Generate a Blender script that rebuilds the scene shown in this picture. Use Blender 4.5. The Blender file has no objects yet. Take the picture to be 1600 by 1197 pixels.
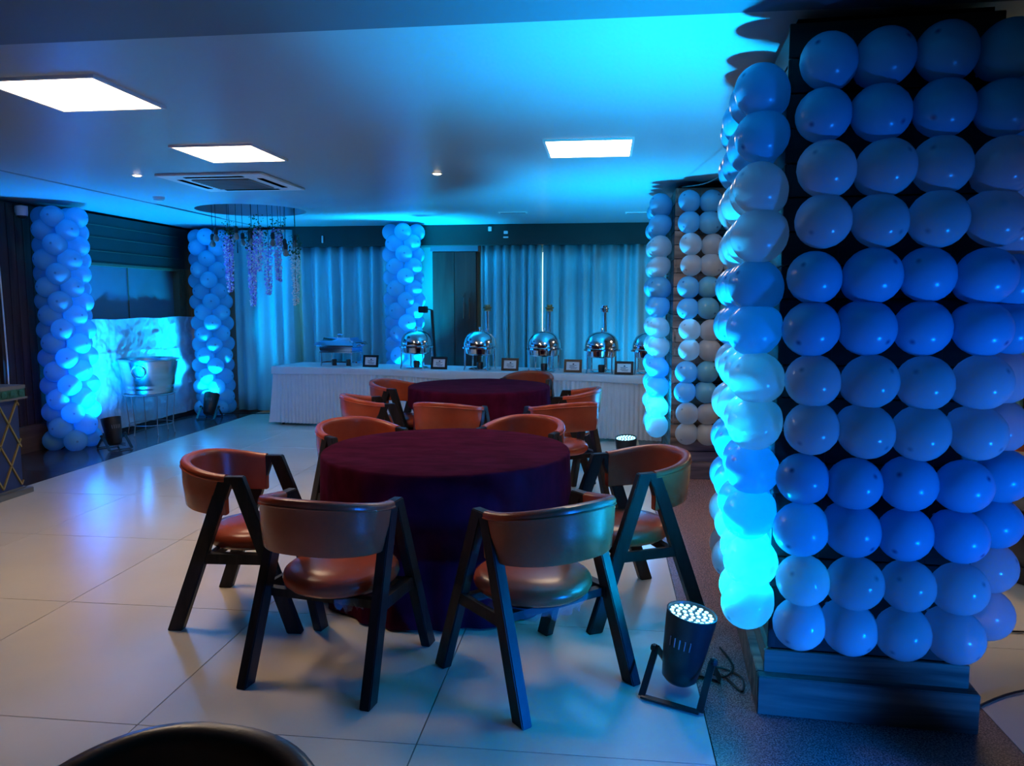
import bpy, bmesh, math, random
from mathutils import Vector, Matrix, noise
random.seed(7)
PI = math.pi
S = bpy.context.scene
COL = S.collection
# ------------------------------------------------------------------ camera
F_PX, W_PX, H_PX = 1200.0, 1600.0, 1197.0
PITCH, YAW, EYE = math.radians(6.018), math.radians(6.852), 1.6
cam = bpy.data.cameras.new('camera')
cam.sensor_fit = 'HORIZONTAL'; cam.sensor_width = 36.0; cam.lens = 36.0 * F_PX / W_PX
cam.clip_start = 0.05; cam.clip_end = 100
cam_o = bpy.data.objects.new('camera', cam); COL.objects.link(cam_o)
cam_o.location = (0, 0, EYE)
cam_o.rotation_euler = (PI / 2 - PITCH, 0, YAW)
S.camera = cam_o
# ------------------------------------------------------------------ world, exposure
w = bpy.data.worlds.new('world'); S.world = w; w.use_nodes = True
w.node_tree.nodes['Background'].inputs[0].default_value = (0.03, 0.05, 0.09, 1)
w.node_tree.nodes['Background'].inputs[1].default_value = 0.05
S.view_settings.view_transform = 'Standard'
S.view_settings.look = 'None'
S.view_settings.exposure = 0.0
S.view_settings.gamma = 1.0
S.view_settings.use_curve_mapping = False
# light levels (the lamps themselves are built further down)
PANEL_L = 23.0
PANEL_COL = (1.0, 0.74, 0.50)
CYAN = (0.0, 0.45, 1.0)
BLUE = (0.0, 0.27, 1.0)
ROYAL = (0.03, 0.04, 1.0)

# ------------------------------------------------------------------ materials
MATS = {}
def nt_of(name):
    m = bpy.data.materials.new(name); m.use_nodes = True
    nt = m.node_tree
    return m, nt, nt.nodes['Principled BSDF']
def simple(name, col, rough=0.5, metal=0.0, spec=0.5, sheen=0.0, var=0.0, vscale=4.0, bump=0.0, bscale=60.0, stretch=(1, 1, 1), coat=0.0, aniso=0):
    m, nt, b = nt_of(name)
    b.inputs['Roughness'].default_value = rough
    b.inputs['Metallic'].default_value = metal
    b.inputs['Specular IOR Level'].default_value = spec
    b.inputs['Coat Weight'].default_value = coat
    if sheen:
        b.inputs['Sheen Weight'].default_value = sheen
        b.inputs['Sheen Roughness'].default_value = 0.4
        b.inputs['Sheen Tint'].default_value = (min(1, col[0] * 3 + .1), col[1] * 3, min(1, col[2] * 3 + .05), 1)
    c4 = (*col, 1)
    tc = nt.nodes.new('ShaderNodeTexCoord'); mp = nt.nodes.new('ShaderNodeMapping')
    mp.inputs['Scale'].default_value = stretch
    nt.links.new(tc.outputs['Object'], mp.inputs['Vector'])
    if var:
        n = nt.nodes.new('ShaderNodeTexNoise'); n.inputs['Scale'].default_value = vscale; n.inputs['Detail'].default_value = 6
        r = nt.nodes.new('ShaderNodeValToRGB')
        r.color_ramp.elements[0].position = 0.3; r.color_ramp.elements[1].position = 0.7
        r.color_ramp.elements[0].color = (*[max(0, c * (1 - var)) for c in col], 1)
        r.color_ramp.elements[1].color = (*[min(1, c * (1 + var)) for c in col], 1)
        nt.links.new(mp.outputs[0], n.inputs['Vector'])
        nt.links.new(n.outputs['Fac'], r.inputs['Fac']); nt.links.new(r.outputs['Color'], b.inputs['Base Color'])
    else:
        b.inputs['Base Color'].default_value = c4
    if bump:
        n2 = nt.nodes.new('ShaderNodeTexNoise'); n2.inputs['Scale'].default_value = bscale; n2.inputs['Detail'].default_value = 4
        bp = nt.nodes.new('ShaderNodeBump'); bp.inputs['Strength'].default_value = bump; bp.inputs['Distance'].default_value = 0.01
        nt.links.new(mp.outputs[0], n2.inputs['Vector'])
        nt.links.new(n2.outputs['Fac'], bp.inputs['Height']); nt.links.new(bp.outputs['Normal'], b.inputs['Normal'])
    MATS[name] = m
    return m
def emission(name, col, strength):
    m = bpy.data.materials.new(name); m.use_nodes = True
    nt = m.node_tree; nt.nodes.clear()
    e = nt.nodes.new('ShaderNodeEmission'); o = nt.nodes.new('ShaderNodeOutputMaterial')
    e.inputs[0].default_value = (*col, 1); e.inputs[1].default_value = strength
    nt.links.new(e.outputs[0], o.inputs[0]); MATS[name] = m
    return m
def wood(name, c1, c2, scale=1.0, rough=0.45, axis='X', spec=0.4):
    m, nt, b = nt_of(name)
    tc = nt.nodes.new('ShaderNodeTexCoord'); mp = nt.nodes.new('ShaderNodeMapping')
    st = {'X': (1.2, 14, 14), 'Y': (14, 1.2, 14), 'Z': (14, 14, 1.2)}[axis]
    mp.inputs['Scale'].default_value = [s * scale for s in st]
    oi = nt.nodes.new('ShaderNodeObjectInfo')
    mul = nt.nodes.new('ShaderNodeMath'); mul.operation = 'MULTIPLY'; mul.inputs[1].default_value = 37
    add = nt.nodes.new('ShaderNodeVectorMath'); add.operation = 'ADD'
    nt.links.new(tc.outputs['Object'], mp.inputs['Vector'])
    nt.links.new(oi.outputs['Random'], mul.inputs[0]); nt.links.new(mp.outputs[0], add.inputs[0]); nt.links.new(mul.outputs[0], add.inputs[1])
    n = nt.nodes.new('ShaderNodeTexNoise'); n.inputs['Scale'].default_value = 1.0; n.inputs['Detail'].default_value = 7; n.inputs['Distortion'].default_value = 0.6
    nt.links.new(add.outputs[0], n.inputs['Vector'])
    r = nt.nodes.new('ShaderNodeValToRGB')
    r.color_ramp.elements[0].position = 0.35; r.color_ramp.elements[1].position = 0.68
    r.color_ramp.elements[0].color = (*c1, 1); r.color_ramp.elements[1].color = (*c2, 1)
    nt.links.new(n.outputs['Fac'], r.inputs['Fac']); nt.links.new(r.outputs['Color'], b.inputs['Base Color'])
    bp = nt.nodes.new('ShaderNodeBump'); bp.inputs['Strength'].default_value = 0.25; bp.inputs['Distance'].default_value = 0.004
    nt.links.new(n.outputs['Fac'], bp.inputs['Height']); nt.links.new(bp.outputs['Normal'], b.inputs['Normal'])
    b.inputs['Roughness'].default_value = rough; b.inputs['Specular IOR Level'].default_value = spec
    MATS[name] = m
    return m
def balloon_mat(name, col, tip, transl, transp, rough):
    m, nt, b = nt_of(name)
    tc = nt.nodes.new('ShaderNodeTexCoord'); sx = nt.nodes.new('ShaderNodeSeparateXYZ')
    nt.links.new(tc.outputs['Object'], sx.inputs[0])
    r = nt.nodes.new('ShaderNodeValToRGB')        # local +Z (unit radius) is the crown of the balloon with its small dark tip
    r.color_ramp.elements[0].position = 0.985; r.color_ramp.elements[0].color = (*col, 1)
    r.color_ramp.elements[1].position = 0.998; r.color_ramp.elements[1].color = (*tip, 1)
    nt.links.new(sx.outputs['Z'], r.inputs['Fac'])
    nt.links.new(r.outputs['Color'], b.inputs['Base Color'])
    b.inputs['Roughness'].default_value = rough; b.inputs['Specular IOR Level'].default_value = 0.5
    t = nt.nodes.new('ShaderNodeBsdfTranslucent'); nt.links.new(r.outputs['Color'], t.inputs['Color'])
    mx = nt.nodes.new('ShaderNodeMixShader'); mx.inputs[0].default_value = transl
    nt.links.new(b.outputs[0], mx.inputs[1]); nt.links.new(t.outputs[0], mx.inputs[2])
    out = nt.nodes['Material Output']
    if transp:
        tr = nt.nodes.new('ShaderNodeBsdfTransparent'); lw = nt.nodes.new('ShaderNodeLayerWeight'); lw.inputs[0].default_value = 0.35
        mr = nt.nodes.new('ShaderNodeMapRange'); mr.inputs['To Min'].default_value = transp; mr.inputs['To Max'].default_value = 0.0
        nt.links.new(lw.outputs['Facing'], mr.inputs['Value'])
        m2 = nt.nodes.new('ShaderNodeMixShader')
        nt.links.new(mr.outputs[0], m2.inputs[0]); nt.links.new(mx.outputs[0], m2.inputs[1]); nt.links.new(tr.outputs[0], m2.inputs[2])
        nt.links.new(m2.outputs[0], out.inputs[0])
    else:
        nt.links.new(mx.outputs[0], out.inputs[0])
    MATS[name] = m
    return m

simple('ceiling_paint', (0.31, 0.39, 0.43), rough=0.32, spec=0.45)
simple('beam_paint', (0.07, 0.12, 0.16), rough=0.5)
simple('wall_paint', (0.30, 0.28, 0.26), rough=0.6)
simple('grout', (0.16, 0.14, 0.13), rough=0.8)
simple('cream_tile', (0.70, 0.60, 0.47), rough=0.16, spec=0.5, var=0.05, vscale=1.5)
simple('pelmet_green', (0.010, 0.024, 0.021), rough=0.5, var=0.15, vscale=3)
simple('curtain_cloth', (0.22, 0.60, 0.66), rough=0.75, var=0.10, vscale=2, stretch=(6, 6, .4))
simple('curtain_dark', (0.20, 0.22, 0.21), rough=0.75, var=0.10, vscale=2, stretch=(6, 6, .4))
simple('white_cloth', (0.66, 0.66, 0.66), rough=0.8, var=0.04, vscale=8)
simple('velvet', (0.058, 0.004, 0.017), rough=0.95, spec=0.03, sheen=0.04, var=0.35, vscale=7, stretch=(1, 2.2, 1))
simple('leather', (0.36, 0.058, 0.024), rough=0.27, spec=0.38, var=0.12, vscale=9, bump=0.06, bscale=120)
simple('leather_dark', (0.10, 0.045, 0.03), rough=0.3, spec=0.5, var=0.12, vscale=9, bump=0.06, bscale=120)
wood('ebony_wood', (0.008, 0.006, 0.006), (0.022, 0.015, 0.014), 1.5, 0.42, 'Z', 0.25)
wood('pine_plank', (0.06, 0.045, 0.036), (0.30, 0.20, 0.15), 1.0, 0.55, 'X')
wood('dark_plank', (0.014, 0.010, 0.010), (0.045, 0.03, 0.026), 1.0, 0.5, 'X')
wood('dark_wall_wood', (0.030, 0.018, 0.015), (0.085, 0.05, 0.04), 0.8, 0.45, 'Z')
wood('door_wood', (0.022, 0.014, 0.012), (0.05, 0.03, 0.024), 0.8, 0.4, 'Z')
wood('cabinet_wood', (0.016, 0.014, 0.014), (0.04, 0.034, 0.03), 0.8, 0.35, 'Z')
wood('border_wood', (0.035, 0.026, 0.026), (0.07, 0.05, 0.048), 0.5, 0.16, 'Y', 0.5)
wood('base_wood', (0.09, 0.05, 0.032), (0.16, 0.09, 0.055), 0.8, 0.5, 'Y')
simple('slat_paint', (0.10, 0.085, 0.05), rough=0.5)
simple('chrome', (0.72, 0.72, 0.74), rough=0.10, metal=1)
simple('steel_tub', (0.60, 0.60, 0.60), rough=0.24, metal=1, var=0.1, vscale=3, stretch=(1, 1, 8))
simple('wire_steel', (0.35, 0.35, 0.37), rough=0.35, metal=1)
simple('black_metal', (0.012, 0.012, 0.014), rough=0.35)
simple('black_plastic', (0.015, 0.015, 0.016), rough=0.45)
simple('black_frame', (0.01, 0.01, 0.012), rough=0.3)
simple('white_plastic', (0.75, 0.75, 0.74), rough=0.4)
simple('paper', (0.8, 0.8, 0.8), rough=0.7)
simple('ink', (0.03, 0.03, 0.04), rough=0.7)
simple('grey_grille', (0.22, 0.22, 0.24), rough=0.5)
simple('slot_dark', (0.004, 0.004, 0.005), rough=0.9, spec=0.0)
simple('recess_dark', (0.05, 0.05, 0.055), rough=0.8)
simple('screen_cloth', (0.10, 0.13, 0.17), rough=0.45, var=0.08, vscale=3)
simple('plastic_sheet', (0.42, 0.56, 0.64), rough=0.28, spec=0.6, bump=0.5, bscale=14)
m, nt, b = nt_of('clear_film'); b.inputs['Base Color'].default_value = (0.5, 0.5, 0.52, 1); b.inputs['Roughness'].default_value = 0.12; b.inputs['Alpha'].default_value = 0.22; MATS['clear_film'] = m
simple('gold_trim', (0.42, 0.28, 0.09), rough=0.35, metal=0.6)
simple('blue_upholstery', (0.012, 0.03, 0.11), rough=0.7, var=0.2, vscale=6)
simple('green_carving', (0.02, 0.10, 0.065), rough=0.4, var=0.3, vscale=20, bump=0.6, bscale=30)
simple('table_foot', (0.13, 0.13, 0.12), rough=0.5)
simple('leaf_green', (0.03, 0.10, 0.025), rough=0.6, var=0.4, vscale=20)
simple('blossom_violet', (0.50, 0.36, 0.90), rough=0.7, var=0.35, vscale=25)
simple('blossom_white', (0.80, 0.84, 0.84), rough=0.7, var=0.15, vscale=25)
simple('stem_brown', (0.05, 0.035, 0.02), rough=0.8)
simple('bulb_glass', (0.25, 0.22, 0.18), rough=0.08, spec=0.8)
simple('dark_drum', (0.03, 0.028, 0.028), rough=0.4)
simple('brass', (0.5, 0.33, 0.14), rough=0.3, metal=1)
emission('panel_glow', PANEL_COL, PANEL_L)
emission('daylight', (1.0, 0.95, 0.85), 3.0)
emission('downlight_glow', (1.0, 0.85, 0.65), 12)
emission('led_cyan', (0.35, 0.80, 1.0), 3.2)
emission('led_blue', (0.10, 0.30, 1.0), 4)
balloon_mat('balloon_blue', (0.17, 0.54, 0.74), (0.03, 0.12, 0.30), 0.48, 0.0, 0.22)
balloon_mat('balloon_white', (0.60, 0.64, 0.68), (0.30, 0.30, 0.36), 0.48, 0.30, 0.18)
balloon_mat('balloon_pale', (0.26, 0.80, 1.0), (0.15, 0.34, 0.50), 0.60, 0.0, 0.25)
# speckled granite
m, nt, b = nt_of('granite')
tc = nt.nodes.new('ShaderNodeTexCoord'); v = nt.nodes.new('ShaderNodeTexNoise'); v.inputs['Scale'].default_value = 170; v.inputs['Detail'].default_value = 3
r = nt.nodes.new('ShaderNodeValToRGB'); r.color_ramp.elements[0].position = 0.38; r.color_ramp.elements[1].position = 0.7
r.color_ramp.elements[0].color = (0.09, 0.042, 0.040, 1); r.color_ramp.elements[1].color = (0.45, 0.25, 0.225, 1)
nt.links.new(tc.outputs['Object'], v.inputs['Vector']); nt.links.new(v.outputs['Fac'], r.inputs['Fac']); nt.links.new(r.outputs['Color'], b.inputs['Base Color'])
b.inputs['Roughness'].default_value = 0.22; MATS['granite'] = m
# thin window glass
m, nt, b = nt_of('pane_glass'); b.inputs['Base Color'].default_value = (0.10, 0.16, 0.24, 1); b.inputs['Roughness'].default_value = 0.25; MATS['pane_glass'] = m

# ------------------------------------------------------------------ mesh builder
class MB:
    def __init__(s): s.v = []; s.f = []
    def add(s, vs, fs):
        o = len(s.v); s.v += [tuple(p) for p in vs]; s.f += [tuple(i + o for i in f) for f in fs]; return s
    def box(s, c, d, R=None):
        x, y, z = [q / 2 for q in d]
        vs = [Vector((a * x, b_ * y, e * z)) for a in (-1, 1) for b_ in (-1, 1) for e in (-1, 1)]
        if R is not None: vs = [R @ q for q in vs]
        vs = [q + Vector(c) for q in vs]
        return s.add(vs, [(0, 1, 3, 2), (4, 6, 7, 5), (0, 4, 5, 1), (2, 3, 7, 6), (0, 2, 6, 4), (1, 5, 7, 3)])
    def b2(s, x0, x1, y0, y1, z0, z1):
        return s.box(((x0 + x1) / 2, (y0 + y1) / 2, (z0 + z1) / 2), (abs(x1 - x0), abs(y1 - y0), abs(z1 - z0)))
    def bar(s, p, q, wdt, hgt, up=(0, 0, 1)):
        p, q = Vector(p), Vector(q); d = (q - p); L = d.length; d.normalize()
        u = Vector(up)
        if abs(d.dot(u)) > 0.99: u = Vector((1, 0, 0))
        x = d.cross(u).normalized(); y = x.cross(d)
        R = Matrix((x, y, d)).transposed()
        return s.box((p + q) / 2, (wdt, hgt, L), R)
    def tube(s, pts, r, n=8, caps=True):
        pts = [Vector(p) for p in pts]; k = len(pts); rs = r if isinstance(r, (list, tuple)) else [r] * k
        vs = []; fs = []; pu = None
        for i, p in enumerate(pts):
            d = (pts[min(i + 1, k - 1)] - pts[max(i - 1, 0)])
            if d.length < 1e-9: d = Vector((0, 0, 1))
            d.normalize()
            if pu is None: pu = d.orthogonal().normalized()
            pu = (pu - d * pu.dot(d)); pu = pu.normalized() if pu.length > 1e-6 else d.orthogonal().normalized()
            vv = d.cross(pu)
            for j in range(n):
                a = 2 * PI * j / n
                vs.append(p + (pu * math.cos(a) + vv * math.sin(a)) * rs[i])
        for i in range(k - 1):
            for j in range(n):
                fs.append((i * n + j, i * n + (j + 1) % n, (i + 1) * n + (j + 1) % n, (i + 1) * n + j))
        if caps: fs += [tuple(reversed(range(n))), tuple((k - 1) * n + j for j in range(n))]
        return s.add(vs, fs)
    def lathe(s, prof, n=32, c=(0, 0, 0), R=None, sx=1, sy=1):
        vs = []; fs = []; k = len(prof)
        for (rr, zz) in prof:
            for j in range(n):
                a = 2 * PI * j / n; q = Vector((rr * sx * math.cos(a), rr * sy * math.sin(a), zz))
                if R is not None: q = R @ q
                vs.append(q + Vector(c))
        for i in range(k - 1):
            for j in range(n):
                fs.append((i * n + j, i * n + (j + 1) % n, (i + 1) * n + (j + 1) % n, (i + 1) * n + j))
        if prof[0][0] > 1e-6: fs.append(tuple(reversed(range(n))))
        if prof[-1][0] > 1e-6: fs.append(tuple((k - 1) * n + j for j in range(n)))
        return s.add(vs, fs)
    def grid(s, fn, nu, nv, closed=False):
        vs = [fn(i / nu, j / nv) for j in range(nv + 1) for i in range(nu + (0 if closed else 1))]
        m_ = nu if closed else nu + 1
        fs = []
        for j in range(nv):
            for i in range(nu):
                i2 = (i + 1) % m_ if closed else i + 1
                fs.append((j * m_ + i, j * m_ + i2, (j + 1) * m_ + i2, (j + 1) * m_ + i))
        return s.add(vs, fs)
    def prism(s, poly, x0, x1):      # poly in (y,z), extruded along x; x0/x1 may be functions of z
        f0 = x0 if callable(x0) else (lambda z: x0); f1 = x1 if callable(x1) else (lambda z: x1)
        n = len(poly)
        vs = [(f0(z), y, z) for y, z in poly] + [(f1(z), y, z) for y, z in poly]
        return s.add(vs, [tuple(range(n)), tuple(range(2 * n - 1, n - 1, -1))] + [(i, i + n, (i + 1) % n + n, (i + 1) % n) for i in range(n)])
    def mesh(s, name, mat, smooth=False, bevel=0):
        me = bpy.data.meshes.new(name); me.from_pydata(s.v, [], s.f)
        bm = bmesh.new(); bm.from_mesh(me)
        bmesh.ops.remove_doubles(bm, verts=bm.verts, dist=1e-5)
        if bevel: bmesh.ops.bevel(bm, geom=bm.edges[:], offset=bevel, segments=2, affect='EDGES', clamp_overlap=True)
        bmesh.ops.recalc_face_normals(bm, faces=bm.faces)
        bm.to_mesh(me); bm.free()
        me.materials.append(MATS[mat] if isinstance(mat, str) else mat)
        if smooth:
            me.polygons.foreach_set('use_smooth', [True] * len(me.polygons))
            try: me.set_sharp_from_angle(angle=math.radians(50))
            except Exception: pass
        return me
    def build(s, name, mat, parent=None, smooth=False, bevel=0):
        return place(name, s.mesh(name, mat, smooth, bevel), parent)
def place(name, me, parent=None, loc=(0, 0, 0), rot=None, scale=None):
    o = bpy.data.objects.new(name, me); COL.objects.link(o); o.parent = parent; o.location = loc
    if rot is not None: o.rotation_euler = rot
    if scale is not None: o.scale = scale
    return o
def tag(o, label, cat, group=None):
    o['label'] = label; o['category'] = cat
    if group: o['group'] = group
    return o
def thing(name, label, cat, loc=(0, 0, 0), rz=0, group=None):
    o = place(name, None, None, loc, (0, 0, rz)); o.empty_display_size = 0.1
    return tag(o, label, cat, group)
def struct(o): o['kind'] = 'structure'; return o
def copy_tree(o, parent=None):
    c = o.copy(); COL.objects.link(c); c.parent = parent
    for ch in list(o.children): copy_tree(ch, c)
    return c

# ------------------------------------------------------------------ room shell
XL, XR, YB, YF, ZC = -6.2, 5.6, 11.0, -3.0, 2.65
struct(MB().b2(XL - .2, XR + .2, YF - .2, YB + .2, -.12, -.012).build('floor', 'grout'))
floor = bpy.data.objects['floor']
T = 1.086; X0 = -0.66; Y0 = 2.58
tile_me = MB().box((0, 0, -.006), (T - .005, T - .005, .012)).mesh('tile', 'cream_tile')
def tile(x0, x1, y0, y1):
    if x1 - x0 < .02: return
    full = abs(x1 - x0 - T) < 1e-4 and abs(y1 - y0 - T) < 1e-4
    me = tile_me if full else MB().box((0, 0, -.006), (x1 - x0 - .005, y1 - y0 - .005, .012)).mesh('tile', 'cream_tile')
    place('tile', me, floor, ((x0 + x1) / 2, (y0 + y1) / 2, 0))
XE = X0 + T - .02     # left edge of granite strip 0.406
for j in range(-5, 8):
    y0 = Y0 + j * T; y1 = min(y0 + T, YB); y0 = max(y0, YF)
    for i in range(-4, 1):
        x0 = X0 + i * T; tile(x0, x0 + T if i < 0 else XE, y0, y1)
    for i in range(0, 4):
        x0 = 1.50 + i * T; tile(x0, min(x0 + T, XR), y0, y1)
BX = X0 - 4 * T       # -5.0
MB().b2(XE + .002, 1.498, YF, YB, -.012, .001).build('granite_strip', 'granite', floor)
for k in range(9):
    MB().b2(XL, BX - .002, YF + k * 1.6, min(YF + (k + 1) * 1.6 - .003, YB), -.012, .001).build('border_board', 'border_wood', floor)
# ceiling: zones of slightly different level, with a round recess cut out over the flowers
RC = (-4.12, 8.72); RR = 0.62
bm = MB()
def slab(mb, x0, x1, y0, y1, z0): mb.b2(x0, x1, y0, y1, z0, ZC + .35)
mb = MB()
slab(mb, -4.87, XR + .2, 2.95, 4.52, ZC)
slab(mb, RC[0] + .72, XR + .2, 4.52, YB + .2, ZC + .015)
slab(mb, -4.87, RC[0] + .72, 4.52, RC[1] - .72, ZC + .015)
slab(mb, -4.87, RC[0] + .72, RC[1] + .72, YB + .2, ZC + .015)
slab(mb, XL - .2, -4.87, YF - .2, YB + .2, ZC + .004)
n = 64                       # ring between the square hole and the round recess
ring = []
for k in range(n):
    a = 2 * PI * k / n; c_, s_ = math.cos(a), math.sin(a); q = .73 / max(abs(c_), abs(s_))
    ring.append(((RC[0] + c_ * RR, RC[1] + s_ * RR), (RC[0] + c_ * q, RC[1] + s_ * q)))
vs = []; fs = []
for (i_, o_) in ring: vs += [(*i_, ZC + .015), (*o_, ZC + .015), (*i_, ZC + .30)]
for k in range(n):
    a, b_ = 3 * k, 3 * ((k + 1) % n)
    fs += [(a, a + 1, b_ + 1, b_), (a, b_, b_ + 2, a + 2)]
mb.add(vs, fs)
ceil = struct(mb.build('ceiling', 'ceiling_paint'))
MB().lathe([(0, 0), (RR + .02, 0), (RR + .02, .04), (0, .04)], 64, (RC[0], RC[1], ZC + .22)).build('recess_top', 'recess_dark', ceil)
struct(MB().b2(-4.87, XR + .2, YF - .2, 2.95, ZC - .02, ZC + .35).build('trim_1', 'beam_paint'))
# walls
struct(MB().b2(XL - .2, XL, YF, YB, 0, ZC).build('wall_left', 'dark_wall_wood'))
struct(MB().b2(XR, XR + .2, YF, YB, 0, ZC + .1).build('wall_right', 'wall_paint'))
struct(MB().b2(XL, XR, YB, YB + .2, 0, ZC + .1).build('wall_back', 'wall_paint'))
struct(MB().b2(XL, XR, YF - .2, YF, 0, ZC + .1).build('wall_front', 'wall_paint'))
struct(MB().b2(-4.75, XR, 10.62, YB, 2.385, ZC + .013).build('trim_2', 'pelmet_green'))
struct(MB().b2(XL, -4.752, 10.62, YB, 2.30, ZC - .028).build('trim_3', 'pelmet_green'))
# left wall: low partition, window with pane, dark board above, slats, door
LWX = -5.93
lp = struct(MB().b2(XL, LWX, 8.15, 10.62, 0, 1.385).build('wall_low', 'dark_wall_wood'))
struct(MB().b2(XL, LWX - .01, 8.15, 10.62, 2.06, ZC - .028).build('trim_4', 'pelmet_green'))
for z_ in (2.20, 2.36, 2.50): MB().b2(LWX - .012, LWX - .004, 8.15, 10.26, z_ - .004, z_ + .004).build('groove_strip', 'slat_paint', bpy.data.objects['trim_4'])
win = struct(MB().b2(XL, LWX - .10, 8.15, 10.26, 1.387, 2.058).build('window_1', 'screen_cloth'))
MB().b2(LWX - .10, LWX - .002, 8.15, 10.26, 2.03, 2.06).build('window_frame', 'slat_paint', win)
MB().b2(LWX - .10, LWX - .002, 10.235, 10.265, 1.387, 2.03).build('window_frame', 'slat_paint', win)
MB().b2(LWX - .10, LWX - .085, 9.186, 9.194, 1.387, 2.03).build('mullion', 'slat_paint', win)
sl = struct(MB().b2(XL, LWX - .06, 10.27, 10.62, 1.387, 2.058).build('wall_slat_backing', 'dark_wall_wood'))
for k in range(7): MB().b2(LWX - .06, LWX - .005, 10.28 + k * .048, 10.31 + k * .048, 1.387, 2.058).build('slat', 'slat_paint', sl)
struct(MB().b2(LWX, LWX + .03, 8.15, 10.62, 0, .05).build('baseboard_left', 'black_plastic'))
struct(MB().b2(XL, XL + .12, 7.28, 8.14, 0, .28).build('baseboard_wall', 'base_wood'))
wp = struct(MB().b2(XL, XL + .05, 7.25, 8.14, .28, ZC - .026).build('wall_panel', 'dark_wall_wood'))
for k in range(8): MB().b2(XL + .05, XL + .062, 7.26 + k * .11, 7.36 + k * .11, .28, ZC - .03).build('plank', 'dark_wall_wood', wp)
dr = struct(MB().b2(XL, XL + .03, 5.9, 7.2, 0, 2.2).build('door_1', 'door_wood'))
for (a0, a1, b0, b1) in ((6.0, 6.5, .2, .95), (6.6, 7.1, .2, .95), (6.0, 6.5, 1.1, 2.05), (6.6, 7.1, 1.1, 2.05)):
    MB().b2(XL + .03, XL + .042, a0, a1, b0, b1).build('door_panel', 'door_wood', dr, bevel=.005)
MB().b2(XL, XL + .06, 7.2, 7.27, 0, 2.27).build('door_frame', 'dark_wall_wood', dr)
MB().b2(XL, XL + .06, 5.83, 7.27, 2.2, 2.27).build('door_frame', 'dark_wall_wood', dr)
MB().bar((XL + .045, 7.08, 1.0), (XL + .10, 7.08, 1.0), .03, .03).bar((XL + .10, 7.09, 1.0), (XL + .10, 6.95, 1.0), .025, .02).build('door_handle', 'chrome', dr)

# ------------------------------------------------------------------ ceiling lamps
def panel(x, y, label, z=ZC + .015):
    t = thing('ceiling_panel_light', label, 'ceiling light', (x, y, z), 0, 'square ceiling panel lights')
    h = .30; f = MB()
    for sx_ in (-1, 1):
        f.b2(sx_ * h, sx_ * (h - .018), -h, h, -.016, -.001); f.b2(-h + .018, h - .018, sx_ * h, sx_ * (h - .018), -.016, -.001)
    f.build('frame', 'white_plastic', t)
    MB().b2(-h + .018, h - .018, -h + .018, h - .018, -.010, -.004).build('diffuser', 'panel_glow', t)
    return t
panel(-2.66, 3.72, 'large bright square light panel at the left edge of the ceiling', ZC)
panel(-2.67, 5.36, 'bright square light panel above the ceiling air conditioner')
panel(-.12, 5.47, 'bright square light panel nearest to the balloon-covered pillars')
panel(2.60, 5.40, 'bright square light panel over the right-hand bay, outside the picture')
panel(2.60, 8.6, 'far bright square light panel over the right-hand bay, outside the picture')

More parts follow.
